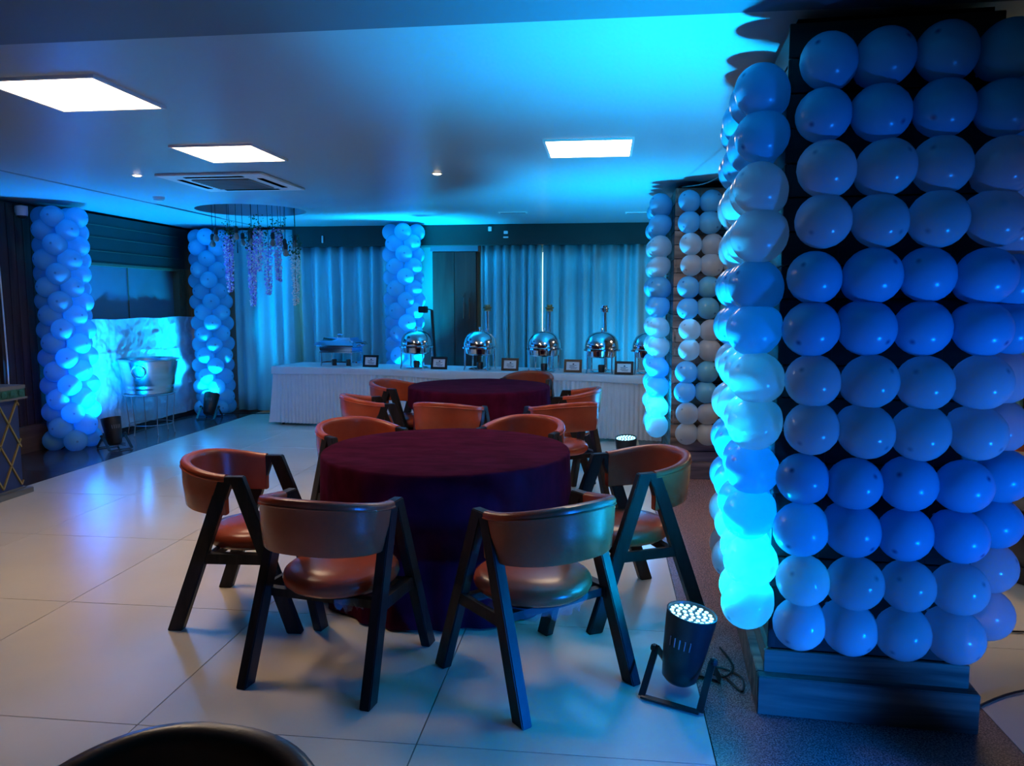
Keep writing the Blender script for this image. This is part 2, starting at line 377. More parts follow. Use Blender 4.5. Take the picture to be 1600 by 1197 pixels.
# ------------------------------------------------------------------ stage lights
def stage_light(loc, rz, tilt, label, col, power, cone, blend=.6, led='led_cyan', glow=True, aim=None, roll=0):
    t = thing('stage_light', label, 'stage light', loc, rz, 'black floor stage lights')
    R = Matrix.Rotation(roll, 3, 'Y') @ Matrix.Rotation(tilt, 3, 'X')
    c = Vector((0, 0, .155))
    MB().lathe([(0, -.115), (.055, -.113), (.072, -.095), (.088, .02), (.100, .15), (.103, .19), (.097, .19), (.094, .178), (0, .178)], 28, c, R).build('housing', 'black_metal', t, True)
    vents = MB()
    for k in range(5):
        a = -PI / 2 + (k - 2) * .22
        p = R @ Vector((math.cos(a) * .094, math.sin(a) * .094, .06)) + c; q = R @ Vector((math.cos(a) * .098, math.sin(a) * .098, .10)) + c
        vents.bar(p, q, .004, .004)
    vents.build('vent_ribs', 'grey_grille', t)
    leds = MB()
    pts = [(0, 0)] + [(.030 * math.cos(i * PI / 3), .030 * math.sin(i * PI / 3)) for i in range(6)] + \
          [(.056 * math.cos(i * PI / 6 + .26), .056 * math.sin(i * PI / 6 + .26)) for i in range(12)] + [(.080 * math.cos(i * PI / 9), .080 * math.sin(i * PI / 9)) for i in range(18)]
    for (x, y) in pts: leds.lathe([(.0088, .179), (.0088, .182), (.005, .184), (0, .185)], 8, c + R @ Vector((x, y, 0)), R)
    o = leds.build('led_array', led if glow else 'grey_grille', t); o['kind'] = 'stuff'
    for sgn in (1, -1):           # the double yoke that also is the stand
        yk = MB(); px = .112
        a = Vector((px, 0, .155)); b_ = Vector((px, sgn * .15, .012)); c2 = Vector((-px, sgn * .15, .012)); d = Vector((-px, 0, .155))
        if sgn < 0: a.x += .008; b_.x += .008; c2.x -= .008; d.x -= .008
        yk.bar(a, b_, .006, .028, (0, 1, .6)); yk.bar(b_, c2, .028, .008, (0, 0, 1)); yk.bar(c2, d, .006, .028, (0, 1, .6))
        yk.build('yoke', 'black_metal', t)
    for sx_ in (-1, 1):
        MB().lathe([(0, 0), (.016, 0), (.018, .012), (.012, .022), (0, .022)], 10, (sx_ * .118, 0, .155), Matrix.Rotation(sx_ * PI / 2, 3, 'Y')).build('knob', 'black_plastic', t)
    if power:
        L = bpy.data.lights.new('beam', 'SPOT'); L.color = col; L.energy = power; L.spot_size = math.radians(cone); L.spot_blend = blend; L.shadow_soft_size = .07
        lo = bpy.data.objects.new('beam', L); COL.objects.link(lo); lo.parent = t
        lo.location = c + R @ Vector((0, 0, .20))
        d = R @ Vector((0, 0, 1))
        if aim is not None: d = (Matrix.Rotation(-rz, 3, 'Z') @ (Vector(aim) - Vector(loc))) - lo.location
        lo.rotation_euler = d.to_track_quat('-Z', 'Y').to_euler()
    return t
stage_light((.34, 3.09, 0), math.radians(-25), math.radians(-2), 'black stage light lit cyan on the floor beside the nearest balloon pillar', CYAN, 1350, 126, 1.0, aim=(.66, 3.20, 1.3), roll=math.radians(9))
stage_light((.22, 7.18, 0), math.radians(-20), math.radians(8), 'black stage light glowing beside the far balloon pillar behind a chair', CYAN, 1100, 130, 1.0, aim=(.42, 7.45, 1.5))
stage_light((-5.32, 7.72, 0), math.radians(60), math.radians(-15), 'black stage light standing at the foot of the leftmost balloon column', BLUE, 800, 165, 1.0, 'led_blue', aim=(-5.72, 7.98, 1.5))
stage_light((-5.42, 9.98, 0), math.radians(5), math.radians(-30), 'black stage light in front of the corner balloon column', CYAN, 1300, 160, 1.0, aim=(-5.54, 10.15, 1.6))
stage_light((-2.38, 10.13, 0), math.radians(40), math.radians(-15), 'black stage light hidden behind the buffet table at the middle balloon column', CYAN, 2400, 86, 1.0, aim=(-2.70, 10.26, 1.8))
stage_light((.15, 10.05, 0), 0, math.radians(-15), 'added black stage light brightening the curtain, unseen behind the right half of the buffet table', CYAN, 85, 150, 1.0, aim=(0.0, 10.3, 1.8))  # extra unseen lamp, added to brighten the right-hand curtain
stage_light((2.0, 1.45, 0), math.radians(35), math.radians(-35), 'black stage light aimed at the nearest pillar from outside the picture', (0, .17, 1), 215, 84, .6, 'led_blue', aim=(.98, 2.95, .8))
stage_light((1.75, 1.95, 0), math.radians(80), math.radians(-60), 'added black stage light tinting the floor blue, unseen outside the picture', (0, .15, 1), 280, 66, 1.0, 'led_blue', aim=(-.6, 3.2, .0))  # extra unseen lamp, added to put more blue on floor and chairs

# ------------------------------------------------------------------ pillars with planks
NRZ = math.radians(-4.0)      # the near pillar stands slightly turned
def near(x, y, a=0):
    v_ = Matrix.Rotation(NRZ, 3, 'Z') @ Vector((x - 1.005, y - 3.375, 0))
    return (v_.x + 1.035, v_.y + 3.375, 0), a + NRZ
def pillar(x0, x1, y0, y1, label, mat, rz=0):
    t = thing('pillar', label, 'pillar', ((x0 + x1) / 2, (y0 + y1) / 2, 0), rz, 'square wood-clad pillars')
    hx, hy = (x1 - x0) / 2, (y1 - y0) / 2
    top = ZC - .03
    MB().b2(-hx + .02, hx - .02, -hy + .02, hy - .02, 0, top).build('core', 'slot_dark', t)
    zs = [(.155, .245)]; z = .25
    while z < top - .05:
        h = .118; zs.append((z, min(z + h, top))); z += h + .006
    fx = {}; fy = {}
    for k, (a, b_) in enumerate(zs):
        out = .014 if k == 0 else 0.0
        mt = 'pine_plank' if k < 1 else mat
        hgt = b_ - a; key = (round(hgt, 3), out, mt)
        if key not in fx:
            fx[key] = MB().box((0, 0, 0), (2 * hx + .02 + 2 * out, .02, hgt)).mesh('plank', mt, bevel=.002)
            fy[key] = MB().box((0, 0, 0), (2 * hy + 2 * out, .02, hgt)).mesh('plank', mt, bevel=.002)
        zc = (a + b_) / 2; j = lambda: random.uniform(-.003, .003)
        for sg in (-1, 1):
            place('plank', fx[key], t, (0, sg * (hy - .01 + out) + j(), zc))
            place('plank', fy[key], t, (sg * (hx - .01 + out) + j(), 0, zc), (0, 0, PI / 2))
    # plinth boards round the foot
    for sg in (-1, 1):
        MB().box((0, sg * (hy + .035), .078), (2 * hx + .10, .05, .155)).build('plinth_board', 'pine_plank', t, bevel=.004)
        MB().box((sg * (hx + .03), 0, .078), (.04, 2 * hy + .02, .155)).build('plinth_board', 'pine_plank', t, bevel=.004)
    return t
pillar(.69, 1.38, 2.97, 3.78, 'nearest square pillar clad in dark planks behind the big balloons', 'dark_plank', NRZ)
pillar(.62, 1.35, 7.05, 7.90, 'far square pillar clad in brown planks behind small balloons', 'pine_plank')

# ------------------------------------------------------------------ balloons
def balloon_mesh(name, mat, n=22, rings=14):
    prof = []
    for i in range(rings + 1):
        a = PI * i / rings; z = math.cos(a); rr = math.sin(a)
        rr *= 1.0 + .05 * z - .06 * max(0, -z) ** 2      # egg shape narrowing towards the knot at -Z
        prof.append((max(rr, 0.0) if 0 < i < rings else 0.0, z if z > -.9 else z * 1.05))
    return MB().lathe(list(reversed(prof)) , n).lathe([(.0, -1.13), (.07, -1.12), (.05, -1.07), (.04, -1.03)], 8).mesh(name, mat, True)
BM = {'blue': balloon_mesh('balloon', 'balloon_blue'), 'white': balloon_mesh('balloon', 'balloon_white'), 'pale': balloon_mesh('balloon', 'balloon_pale')}
def balloon(parent, kind, c, axis, r, rl):
    q = Vector(axis).to_track_quat('Z', 'Y').to_euler()
    k = random.uniform(.965, 1.03)
    return place('balloon', BM[kind], parent, c, q, (r * k, r * k, rl * k))
def balloon_panel(loc, rz, ncol, label, us, ztop, zbot, r=.103, shift=0.0, kinds=('blue', 'white'), squeeze=0.0):
    """quads of balloons on one pillar face; local x along the face, local -y out of the face"""
    t = thing('balloon_panel', label, 'balloons', loc, rz, 'balloon panels on the pillars')
    dz = (ztop - zbot) / 11
    for row in range(12):
        z = ztop - row * dz; up = 1 if row % 2 == 0 else -1
        kind = kinds[(row // 2) % 2]
        sh = shift * (row / 11.0) + (.012 if (row // 2) % 2 else -.008)
        for ci, u in enumerate(us):
            side = -1 if ci % 2 == 0 else 1
            ax = (side * .8, -1.1, up * .7)
            balloon(t, kind, (u * (1 - squeeze * row / 11.0) + sh - side * .003 + random.uniform(-.006, .006), -.118 + random.uniform(-.008, .008), z - up * .004 + random.uniform(-.006, .006)), ax, r, r * 1.09)
    ln = MB()
    for k in range(0, len(us) - 1, 2):
        u = (us[k] + us[k + 1]) / 2; ln.tube([(u, -.012, ztop + .12), (u + shift, -.012, zbot - .1)], .0012, 5)
    ln.build('fishing_line', 'black_plastic', t)
    return t
U4 = (-.283, -.094, .094, .283)
balloon_panel(*near(1.05, 2.962), 4, 'large blue and white balloons on the front of the nearest pillar', U4, 2.43, .40, .0965, -.05, squeeze=.05)
balloon_panel(*near(.684, 3.37, -PI / 2), 4, 'bright cyan-lit balloons on the left side of the nearest pillar', (-.30, -.10, .24, .44), 2.37, .44, .098)
balloon_panel(*near(1.335, 3.37, PI / 2), 4, 'blue and white balloons on the right side of the nearest pillar', (-.33, -.13, .12, .32), 2.40, .42, .101)
balloon_panel((1.00, 7.042, 0), 0, 4, 'small blue and white balloons on the front of the far pillar', (-.27, -.09, .11, .29), 2.47, .43, .098)
balloon_panel((.612, 7.47, 0), -PI / 2, 4, 'cyan-lit balloons on the left side of the far pillar', (-.30, -.10, .13, .33), 2.47, .45, .098)
def balloon_column(x, y, label, rows=17, top=2.56, bot=.11, r=.115, rad=.165):
    t = thing('balloon_column', label, 'balloon column', (x, y, 0), 0, 'round balloon columns')
    dz = (top - bot) / (rows - 1)
    MB().tube([(0, 0, 0), (0, 0, top + .03)], .02, 8).build('pole', 'white_plastic', t)
    for k in range(rows):
        z = top - k * dz
        for q in range(4):
            a = q * PI / 2 + (PI / 4 if k % 2 else 0) + .22 + random.uniform(-.05, .05) + k * .035
            rr = rad + random.uniform(-.008, .010)
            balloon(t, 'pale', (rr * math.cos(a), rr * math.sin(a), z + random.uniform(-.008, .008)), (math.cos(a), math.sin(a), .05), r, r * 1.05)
    return t
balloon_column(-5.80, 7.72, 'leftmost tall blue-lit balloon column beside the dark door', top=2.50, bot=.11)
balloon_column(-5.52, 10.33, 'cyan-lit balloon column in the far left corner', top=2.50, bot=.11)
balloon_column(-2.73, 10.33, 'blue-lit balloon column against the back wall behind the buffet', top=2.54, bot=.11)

# ------------------------------------------------------------------ chairs
def make_chair(mat, label):
    t = thing('armchair', label, 'chair')
    AW, ZA = .262, .765
    for sx_ in (-1, 1):
        for (f0, f1, t0, t1, nm, th) in ((-.335, -.262, -.058, .012, 'leg', .046), (.262, .335, -.012, .058, 'leg', .044)):
            xo = lambda z, s_=sx_, h=th: s_ * (AW + .024 * (1 - z / ZA)) + h / 2
            xi = lambda z, s_=sx_, h=th: s_ * (AW + .024 * (1 - z / ZA)) - h / 2
            MB().prism([(f0, 0), (f1, 0), (t1, ZA), (t0, ZA)], xi, xo).build(nm, 'ebony_wood', t, bevel=.004)
        MB().b2(sx_ * AW - .014, sx_ * AW + .030 * sx_ - .002, -.17, .17, .335, .385).build('side_rail', 'ebony_wood', t)
    for yy in (-.13, .13): MB().b2(-AW, AW, yy - .018, yy + .018, .34, .375).build('cross_rail', 'ebony_wood', t)
    # seat cushion
    MB().lathe([(0, .378), (.20, .378), (.232, .386), (.250, .405), (.254, .425), (.246, .446), (.22, .464), (.15, .476), (.07, .480), (0, .481)], 40, (0, .02, 0), None, .985, 1.04).build('seat', mat, t, True)
    # wrap-around padded back: rounded section swept along a U
    N = 36; prof = []
    ht, hb = 1.0, 0.0
    sec = [(-.016, .00), (-.022, .02), (-.024, .50), (-.030, .86), (-.032, .94), (-.024, .99), (-.006, 1.01), (.012, .995), (.020, .94), (.017, .86), (.021, .50), (.018, .03), (.012, -.005)]
    def path(ph):
        c_, s_ = math.cos(ph), max(0.0, math.sin(ph))
        return Vector((.262 * (1 if c_ >= 0 else -1) * abs(c_) ** .82, -.030 - .275 * s_ ** .88, 0)), s_
    vs = []; fs = []; m_ = len(sec)
    for i in range(N + 1):
        ph = PI * i / N; p, s_ = path(ph)
        pa, _ = path(max(0, ph - .02)); pb, _ = path(min(PI, ph + .02))
        tg = (pb - pa).normalized(); nrm = Vector((tg.y, -tg.x, 0))
        if nrm.dot(Vector((p.x, p.y + .10, 0))) < 0: nrm = -nrm
        zt = ZA + .005 + .055 * s_ ** 1.2; zb = zt - .195 - .035 * s_
        for (u, v_) in sec:
            fl = .020 * v_ * (0.3 + .7 * s_)
            q = p + nrm * (u + fl); vs.append((q.x, q.y, zb + (zt - zb) * v_))
    for i in range(N):
        for j in range(m_):
            fs.append((i * m_ + j, i * m_ + (j + 1) % m_, (i + 1) * m_ + (j + 1) % m_, (i + 1) * m_ + j))
    fs += [tuple(range(m_)), tuple(N * m_ + j for j in reversed(range(m_)))]
    bk = MB().add(vs, fs).build('backrest', mat, t, True)
    pp = []
    for i in range(N + 1):
        ph = PI * i / N; p, s_ = path(ph); pa, _ = path(max(0, ph - .02)); pb, _ = path(min(PI, ph + .02))
        tg = (pb - pa).normalized(); nrm = Vector((tg.y, -tg.x, 0))
        if nrm.dot(Vector((p.x, p.y + .10, 0))) < 0: nrm = -nrm
        zt = ZA + .005 + .055 * s_ ** 1.2; zb = zt - .195 - .035 * s_
        q = p + nrm * (.019 + .020 * .86 * (0.3 + .7 * s_)); pp.append((q.x, q.y, zb + (zt - zb) * .87))
    MB().tube(pp, .0045, 6).build('piping', mat, bk, True)
    return t
chair0 = make_chair('leather', '')
CH = 'brown leather tub chairs with black A-frame legs'
used = [False]
CHAIRS = []
def chair(x, y, fx, fy, label, group=CH, src=None):
    o = chair0 if not used[0] else copy_tree(chair0); used[0] = True
    o.location = (x, y, 0); o.rotation_euler = (0, 0, math.atan2(-fx, fy)); o['label'] = label; o['group'] = group
    CHAIRS.append((x, y, math.atan2(-fx, fy)))
    return o
cFL = chair(-1.14, 3.155, .18, .98, 'brown leather chair at front left of the near table, seen from behind')
cFR = chair(-.28, 3.165, -.67, .74, 'leather chair at front right of the near table, cyan light on its back edge')
chair(-1.79, 3.71, 1, .06, 'brown leather chair seen side-on at the left of the near table')
chair(.11, 4.00, -.90, -.44, 'leather chair at the right of the near table beside the stage light')
chair(-1.52, 4.76, .75, -.66, 'leather chair behind the near table on its left, only the curved back showing')
chair(-.56, 4.95, -.3, -.95, 'leather chair behind the near table on its right, only the curved back showing')
chair(-1.90, 6.36, .87, .48, 'orange-brown chair turned sideways at the front left of the far table')
chair(-1.98, 7.45, .96, -.28, 'brown chair at the left rear of the far table, nearest the buffet')
chair(-1.22, 6.10, .22, .97, 'orange-brown chair between the two tables with its back to the viewer')
chair(-.36, 6.20, -.5, .87, 'orange-brown chair at the front right of the far table')
chair(-.36, 7.02, -1, .10, 'brown chair at the right side of the far table, mostly hidden')
chair(-.85, 8.35, -.2, -1, 'brown chair behind the far table, just its rim above the cloth')
chair(3.02, 5.75, .3, .95, 'brown chair at the right edge behind the nearest balloon pillar')
fg = make_chair('leather_dark', 'dark leather chair at the bottom left, only its curved back in view')
fg.location = (-.71, .94, 0); fg.rotation_euler = (0, 0, math.atan2(.12, -1)); fg['group'] = CH
# crumpled clear film left under two seats
def film(root, a0, a1):
    vs = []; fs = []; n_ = 26
    for i in range(n_ + 1):
        a = a0 + (a1 - a0) * i / n_
        for k, (rr, zz) in enumerate(((.235, .380), (.240, .362), (.225 + random.uniform(-.02, .02), .335 + random.uniform(-.02, .015)))):
            vs.append((rr * math.cos(a), .02 + rr * math.sin(a), zz))
    for i in range(n_):
        for k in range(2): fs.append((i * 3 + k, i * 3 + k + 1, i * 3 + k + 4, i * 3 + k + 3))
    o = MB().add(vs, fs).build('film_scrap', 'clear_film', root); o['label'] = 'crumpled clear plastic film'
film(cFR, -PI * .98, -.1); film(cFL, -1.2, .1)

# ------------------------------------------------------------------ round tables with velvet cloths
def round_table(x, y, R, zt, lab_t, lab_c, seed):
    t = thing('round_table', lab_t, 'table', (x, y, 0), 0, 'round dining tables')
    MB().lathe([(0, zt - .035), (R - .015, zt - .035), (R - .01, zt - .03), (R - .01, zt - .010), (R - .015, zt - .006), (0, zt - .006)], 48).build('tabletop', 'ebony_wood', t)
    MB().tube([(0, 0, .04), (0, 0, zt - .036)], .05, 16).build('column', 'ebony_wood', t, True)
    for k in range(4):
        a = k * PI / 2 + .4; MB().bar((0, 0, .05), (.33 * math.cos(a), .33 * math.sin(a), .025), .05, .05).build('foot', 'ebony_wood', t)
    # leg lines of the chairs that push into the hanging cloth
    legs = []
    for (cx_, cy_, rz) in CHAIRS:
        if (cx_ - x) ** 2 + (cy_ - y) ** 2 > 2.0: continue
        c_, s_ = math.cos(rz), math.sin(rz)
        for sx_ in (-1, 1):
            for (yf, yt) in ((.30, .03), (-.30, -.03), (.15, .10)):
                legs.append([((sx_ * (.262 + .024 * (1 - q)), yf + (yt - yf) * q, q * .765)) for q in (0, .25, .5, .75, 1)])
            # seat front edge
        legs.append([(0, .28, .36), (0, .28, .42), (0, .28, .48), (0, .28, .48), (0, .28, .48)])
        for L in legs[-7:]:
            for i in range(len(L)):
                px, py, pz = L[i]; L[i] = (cx_ + c_ * px - s_ * py - x, cy_ + s_ * px + c_ * py - y, pz)
    rnd = random.Random(seed); ph = [rnd.uniform(0, 6.28) for _ in range(6)]
    N, M = 240, 22
    def fold(a): return .5 * math.cos(19 * a + ph[0] + .6 * math.sin(3 * a + ph[1])) + .3 * math.cos(31 * a + ph[2]) + .25 * math.cos(8 * a + ph[3])
    def rad(a, z):
        h = (zt - z) / zt
        r_ = R + .012 + .018 * h + fold(a) * .032 * min(1, h * 1.6) * (.4 + .6 * h)
        for L in legs:
            for i in range(4):
                z0, z1 = L[i][2], L[i + 1][2]
                if z0 - .06 <= z <= z1 + .06 or (z1 == z0 and abs(z - z0) < .09):
                    q = 0 if z1 == z0 else min(1, max(0, (z - z0) / (z1 - z0)))
                    px = L[i][0] + (L[i + 1][0] - L[i][0]) * q; py = L[i][1] + (L[i + 1][1] - L[i][1]) * q
                    rl = math.hypot(px, py)
                    da = (a - math.atan2(py, px) + PI) % (2 * PI) - PI
                    if rl < R + .10 and abs(da) < .5:
                        lim = max(.26, rl - .055) + .9 * max(0, abs(da) - .06) ** 1.0
                        r_ = min(r_, lim)
        return r_
    vs = []; fs = []
    rings = [(R * k / 7, None) for k in range(1, 8)]
    vs.append((0, 0, zt))
    for (rr, _) in rings:
        for j in range(N):
            a = 2 * PI * j / N
            vs.append((rr * math.cos(a), rr * math.sin(a), zt + .0015 * math.sin(9 * rr + 5 * a)))
    zs = [zt - .004, zt - .014] + [zt - .014 - (zt - .014 - .012) * k / M for k in range(1, M + 1)]
    raw = [[(R + .008 if k == 0 else rad(2 * PI * j / N, z)) for j in range(N)] for k, z in enumerate(zs)]
    for k in range(1, len(zs)):
        for _ in range(2): raw[k] = [(raw[k][j - 1] + 2 * raw[k][j] + raw[k][(j + 1) % N]) / 4 for j in range(N)]
    for k, z in enumerate(zs):
        for j in range(N):
            a = 2 * PI * j / N; vs.append((raw[k][j] * math.cos(a), raw[k][j] * math.sin(a), z))
    for j in range(N): fs.append((0, 1 + j, 1 + (j + 1) % N))
    for k in range(len(rings) + len(zs) - 1):
        for j in range(N): fs.append((1 + k * N + j, 1 + k * N + (j + 1) % N, 1 + (k + 1) * N + (j + 1) % N, 1 + (k + 1) * N + j))
    o = MB().add(vs, fs).build('tablecloth', 'velvet', None, True)
    o.location = (x, y, 0); tag(o, lab_c, 'tablecloth', 'maroon velvet tablecloths')
round_table(-.88, 4.22, .685, .775, 'near round dining table under a maroon velvet cloth', 'maroon velvet cloth on the near round table, reaching the floor', 1)
round_table(-1.23, 7.50, .69, .775, 'far round dining table under a maroon velvet cloth', 'maroon velvet cloth on the far round table before the buffet', 2)

# ------------------------------------------------------------------ curtains, cabinet on the back wall
def curtain(x0, x1, ybase, z1, label, folds, amp, mat='curtain_cloth', ends=None):
    rnd = random.Random(label); ph = rnd.uniform(0, 6)
    nu = max(24, int((x1 - x0) * 70))
    def fn(u, v_):
        s_ = u * folds * 2 * PI
        dx = .03 * math.sin(s_ * .5 + ph) * (1 - v_) * min(1, 8 * u, 8 * (1 - u))
        y = ybase + amp * math.sin(s_ + .7 * math.sin(s_ * .37 + ph)) * (.7 + .3 * (1 - v_)) + .4 * amp * math.sin(s_ * .31 + ph)
        return (x0 + (x1 - x0) * u + dx, y, .03 + (z1 - .03) * v_)
    o = MB().grid(fn, nu, 10).build('curtain', mat, None, True)
    md = o.modifiers.new('thickness', 'SOLIDIFY'); md.thickness = .006
    return tag(o, label, 'curtain', 'floor-length curtains')
curtain(-5.30, -4.42, 10.60, 2.62, 'brightly lit curtain in the left corner behind the hanging flowers', 4, .035)
curtain(-4.49, -3.02, 10.80, 2.40, 'teal curtain left of the middle balloon column', 7, .075)
curtain(-1.73, -.872, 10.78, 2.40, 'bunched teal curtain beside the dark cabinet', 7, .065)
curtain(-.858, .70, 10.80, 2.40, 'wide teal curtain behind the round chafing dishes', 8, .07)
curtain(.75, 2.6, 10.80, 2.40, 'teal curtain behind the far pillar', 10, .045)
curtain(2.65, 5.5, 10.80, 2.40, 'teal curtain at the far right behind the nearest pillar', 14, .045)
for n_, (wx0, wx1) in enumerate(((-1.5, -.3), (-4.7, -3.6))):
    wn = struct(MB().b2(wx0 - .06, wx1 + .06, YB - .03, YB, 1.0, 2.36).build('window_%d' % (n_ + 2), 'wall_paint'))
    MB().b2(wx0, wx1, YB - .04, YB - .031, 1.06, 2.30).build('pane', 'daylight', wn)
cb = thing('tall_cabinet', 'tall dark wooden cabinet with two slim handles between column and curtain', 'cabinet', (-2.11, 10.80, 0))
MB().b2(-.32, .32, -.02, .19, 0, 2.36).build('body', 'cabinet_wood', cb)
for sx_ in (-1, 1):
    d = MB().b2(sx_ * .004, sx_ * .31, -.045, -.021, .05, 2.30).build('door', 'cabinet_wood', cb, bevel=.004)
    MB().tube([(.215 + sx_ * .0 if sx_ > 0 else .13, -.046, 1.36), (.215 if sx_ > 0 else .13, -.075, 1.37), (.215 if sx_ > 0 else .13, -.075, 1.66), (.215 if sx_ > 0 else .13, -.046, 1.67)], .007, 8).build('handle', 'chrome', d)
MB().b2(-.34, .34, -.06, .19, 2.31, 2.384).build('top_rail', 'screen_cloth', cb)
# rod like bright gaps are curtain rods' ends and small sensors on the pelmet
def wall_box(x, z, w_, h_, label):
    o = MB().box((0, 0, 0), (w_, .03, h_)).build('wall_sensor', 'white_plastic', None, bevel=.004); o.location = (x, 10.604, z)
    tag(o, label, 'sensor', 'small white boxes on the pelmet')
wall_box(-1.58, 2.60, .045, .06, 'small upright white sensor on the green pelmet, highest of three')
wall_box(-1.36, 2.55, .055, .04, 'small round-edged white sensor on the green pelmet')
wall_box(-1.36, 2.485, .07, .02, 'thin flat white plate below the sensor on the green pelmet')
wall_box(-3.97, 2.48, .02, .10, 'thin white upright switch on the pelmet near the flowers')

# ------------------------------------------------------------------ buffet
BA = math.atan2(-.80, 4.7)
def bf(u, v_, z=0.0):      # u along the table (left end 0), v towards the back wall
    d = Vector((math.cos(BA), math.sin(BA), 0)); n_ = Vector((-d.y, d.x, 0))
    return Vector((-4.28, 9.55, z)) + d * u + n_ * v_
LB = 5.3; DB = .72; ZB = .765
bt = thing('buffet_table', 'long buffet table under white cloth and pleated skirt', 'table', bf(0, 0), BA)
MB().b2(0, LB, 0, DB, ZB - .03, ZB - .004).build('tabletop', 'base_wood', bt)
for u in (.08, 1.8, 3.5, LB - .08):
    for v_ in (.06, DB - .06): MB().tube([(u, v_, 0), (u, v_, ZB - .031)], .018, 8).build('leg', 'black_metal', bt)
cl = MB()
def top_fn(u, v_):
    x = -.02 + (LB + .04) * u; y = -.02 + (DB + .04) * v_
    return (x, y, ZB + .002)
cl.grid(top_fn, 60, 6)
per = []          # perimeter of front and the left side
def edge_fn(u, v_):
    s_ = u * (LB + DB * 1.0)
    if s_ < DB: x, y, nx, ny = -.02, DB - s_, -1, 0
    else: x, y, nx, ny = s_ - DB - .02, -.02, 0, -1
    wv = .006 * math.sin(s_ * 9) + .012 * math.sin(s_ * 2.3 + 1)
    o_ = (.006 + wv * .4) * (1 if v_ > 0 else 0)
    return (x + nx * (o_ + .004 * v_), y + ny * (o_ + .004 * v_), ZB + .002 - v_ * (.085 + .012 * math.sin(s_ * 2.3)))
cl.grid(edge_fn, 200, 4)
co = cl.build('tablecloth', 'white_cloth', None, True); co.location = bf(0, 0); co.rotation_euler = (0, 0, BA)
tag(co, 'white cloth covering the top of the buffet table', 'tablecloth')
sk = MB()
def skirt_fn(u, v_):
    s_ = u * (LB + DB)
    flare = .10 * (1 - v_) ** 1.3
    if s_ < DB: x, y, nx, ny = -.012, DB - s_, -1, 0
    else: x, y, nx, ny = s_ - DB - .012, -.012, 0, -1
    if abs(s_ - DB) < .12: nx, ny = -.7, -.7
    o_ = .010 * math.sin(s_ * 2 * PI / .052 + 1.2 * math.sin(s_ * 5)) * (.4 + .8 * (1 - v_)) + .02 * math.sin(s_ * 3.1) * (1 - v_)
    sl_ = flare if (s_ < DB + .06) else flare * .25
    return (x + nx * (sl_ * .7 + o_), y + ny * (sl_ * .5 + o_), .035 + (ZB - .05) * v_)
sk.grid(skirt_fn, 900, 6)
so = sk.build('table_skirt', 'white_cloth', None, True); so.location = bf(0, 0); so.rotation_euler = (0, 0, BA)
tag(so, 'pleated white skirt hanging from the front of the buffet table', 'table skirt')
def chafer(u, v_, label, scale=1.0):
    t = thing('round_chafing_dish', label, 'chafing dish', bf(u, v_, ZB + .003), BA, 'round chafing dishes')
    t.scale = (scale,) * 3
    R_ = .185
    for k in range(4):
        a = PI / 4 + k * PI / 2; x, y = R_ * math.cos(a), R_ * math.sin(a)
        MB().tube([(x * 1.06, y * 1.06, .0), (x, y, .05), (x, y, .245)], .009, 8).build('leg', 'chrome', t, True)
    MB().lathe([(R_ - .012, .238), (R_ + .012, .238), (R_ + .012, .255), (R_ - .012, .255), (R_ - .012, .238)], 40).build('ring', 'chrome', t, True)
    MB().lathe([(0, .165), (.13, .165), (.155, .18), (.165, .25), (.160, .25), (.15, .185), (0, .172)], 36).build('water_pan', 'chrome', t, True)
    dome = MB().lathe([(.178, .256), (.182, .262), (.180, .30), (.168, .345), (.140, .39), (.10, .42), (.05, .437), (0, .441)], 40).build('dome_lid', 'chrome', t, True)
    MB().lathe([(0, .440), (.008, .442), (.007, .455), (.016, .466), (.012, .478), (0, .481)], 14).build('knob', 'chrome', dome, True)
    MB().lathe([(0, 0), (.12, 0), (.13, .008), (.11, .016), (0, .016)], 32).build('base_plate', 'chrome', t, True)
    MB().lathe([(.035, .016), (.038, .075), (.030, .085), (0, .085)], 20).build('burner', 'black_metal', t, True)
    return t
def lamp(u, v_, label, top, head, lean=0.0):
    t = thing('warming_lamp', label, 'lamp', bf(u, v_, ZB + .003), BA, 'slim lamp stands on the buffet')
    MB().lathe([(0, 0), (.07, 0), (.075, .008), (.06, .018), (.012, .024), (0, .024)], 24).build('base', 'chrome', t, True)
    MB().tube([(0, 0, .02), (lean * .5, 0, top * .5), (lean, 0, top - .05)], .020, 10).build('pole', 'black_metal' if head == 'box' else 'chrome', t, True)
    if head == 'box':
        MB().bar((lean, 0, top - .05), (lean - .09, 0, top - .03), .014, .014).build('arm', 'black_metal', t)
        MB().box((lean - .12, 0, top - .045), (.105, .09, .085)).build('lamp_head', 'black_metal', t, bevel=.006)
    else:
        mt = 'brass' if head == 'brass' else 'chrome'
        MB().lathe([(.020, top - .085), (.044, top - .08), (.046, top - .06), (.032, top - .056), (.056, top - .046), (.056, top - .032), (.036, top - .026), (.038, top), (0, top)], 16, (lean, 0, 0)).build('lamp_head', mt, t, True)
uu = [1.89, 2.74, 3.56, 4.26, 4.82]
nm = ['first round chafing dish from the left, before the balloon column', 'second round chafing dish, in front of the dark cabinet edge', 'third round chafing dish, in the middle of the curtain', 'fourth round chafing dish, beside the rightmost sign', 'last round chafing dish, half hidden by the far pillar balloons']
for u, n_ in zip(uu, nm): chafer(u, .30, n_, 1.10)
lamp(2.02, .60, 'black warming lamp with square head before the middle balloon column', .78, 'box', -.04)
lamp(2.74, .60, 'chrome lamp stand with brass collar beside the dark cabinet', .80, 'brass')
lamp(3.55, .60, 'chrome lamp stand with brass collar before the curtain gap', .80, 'brass')
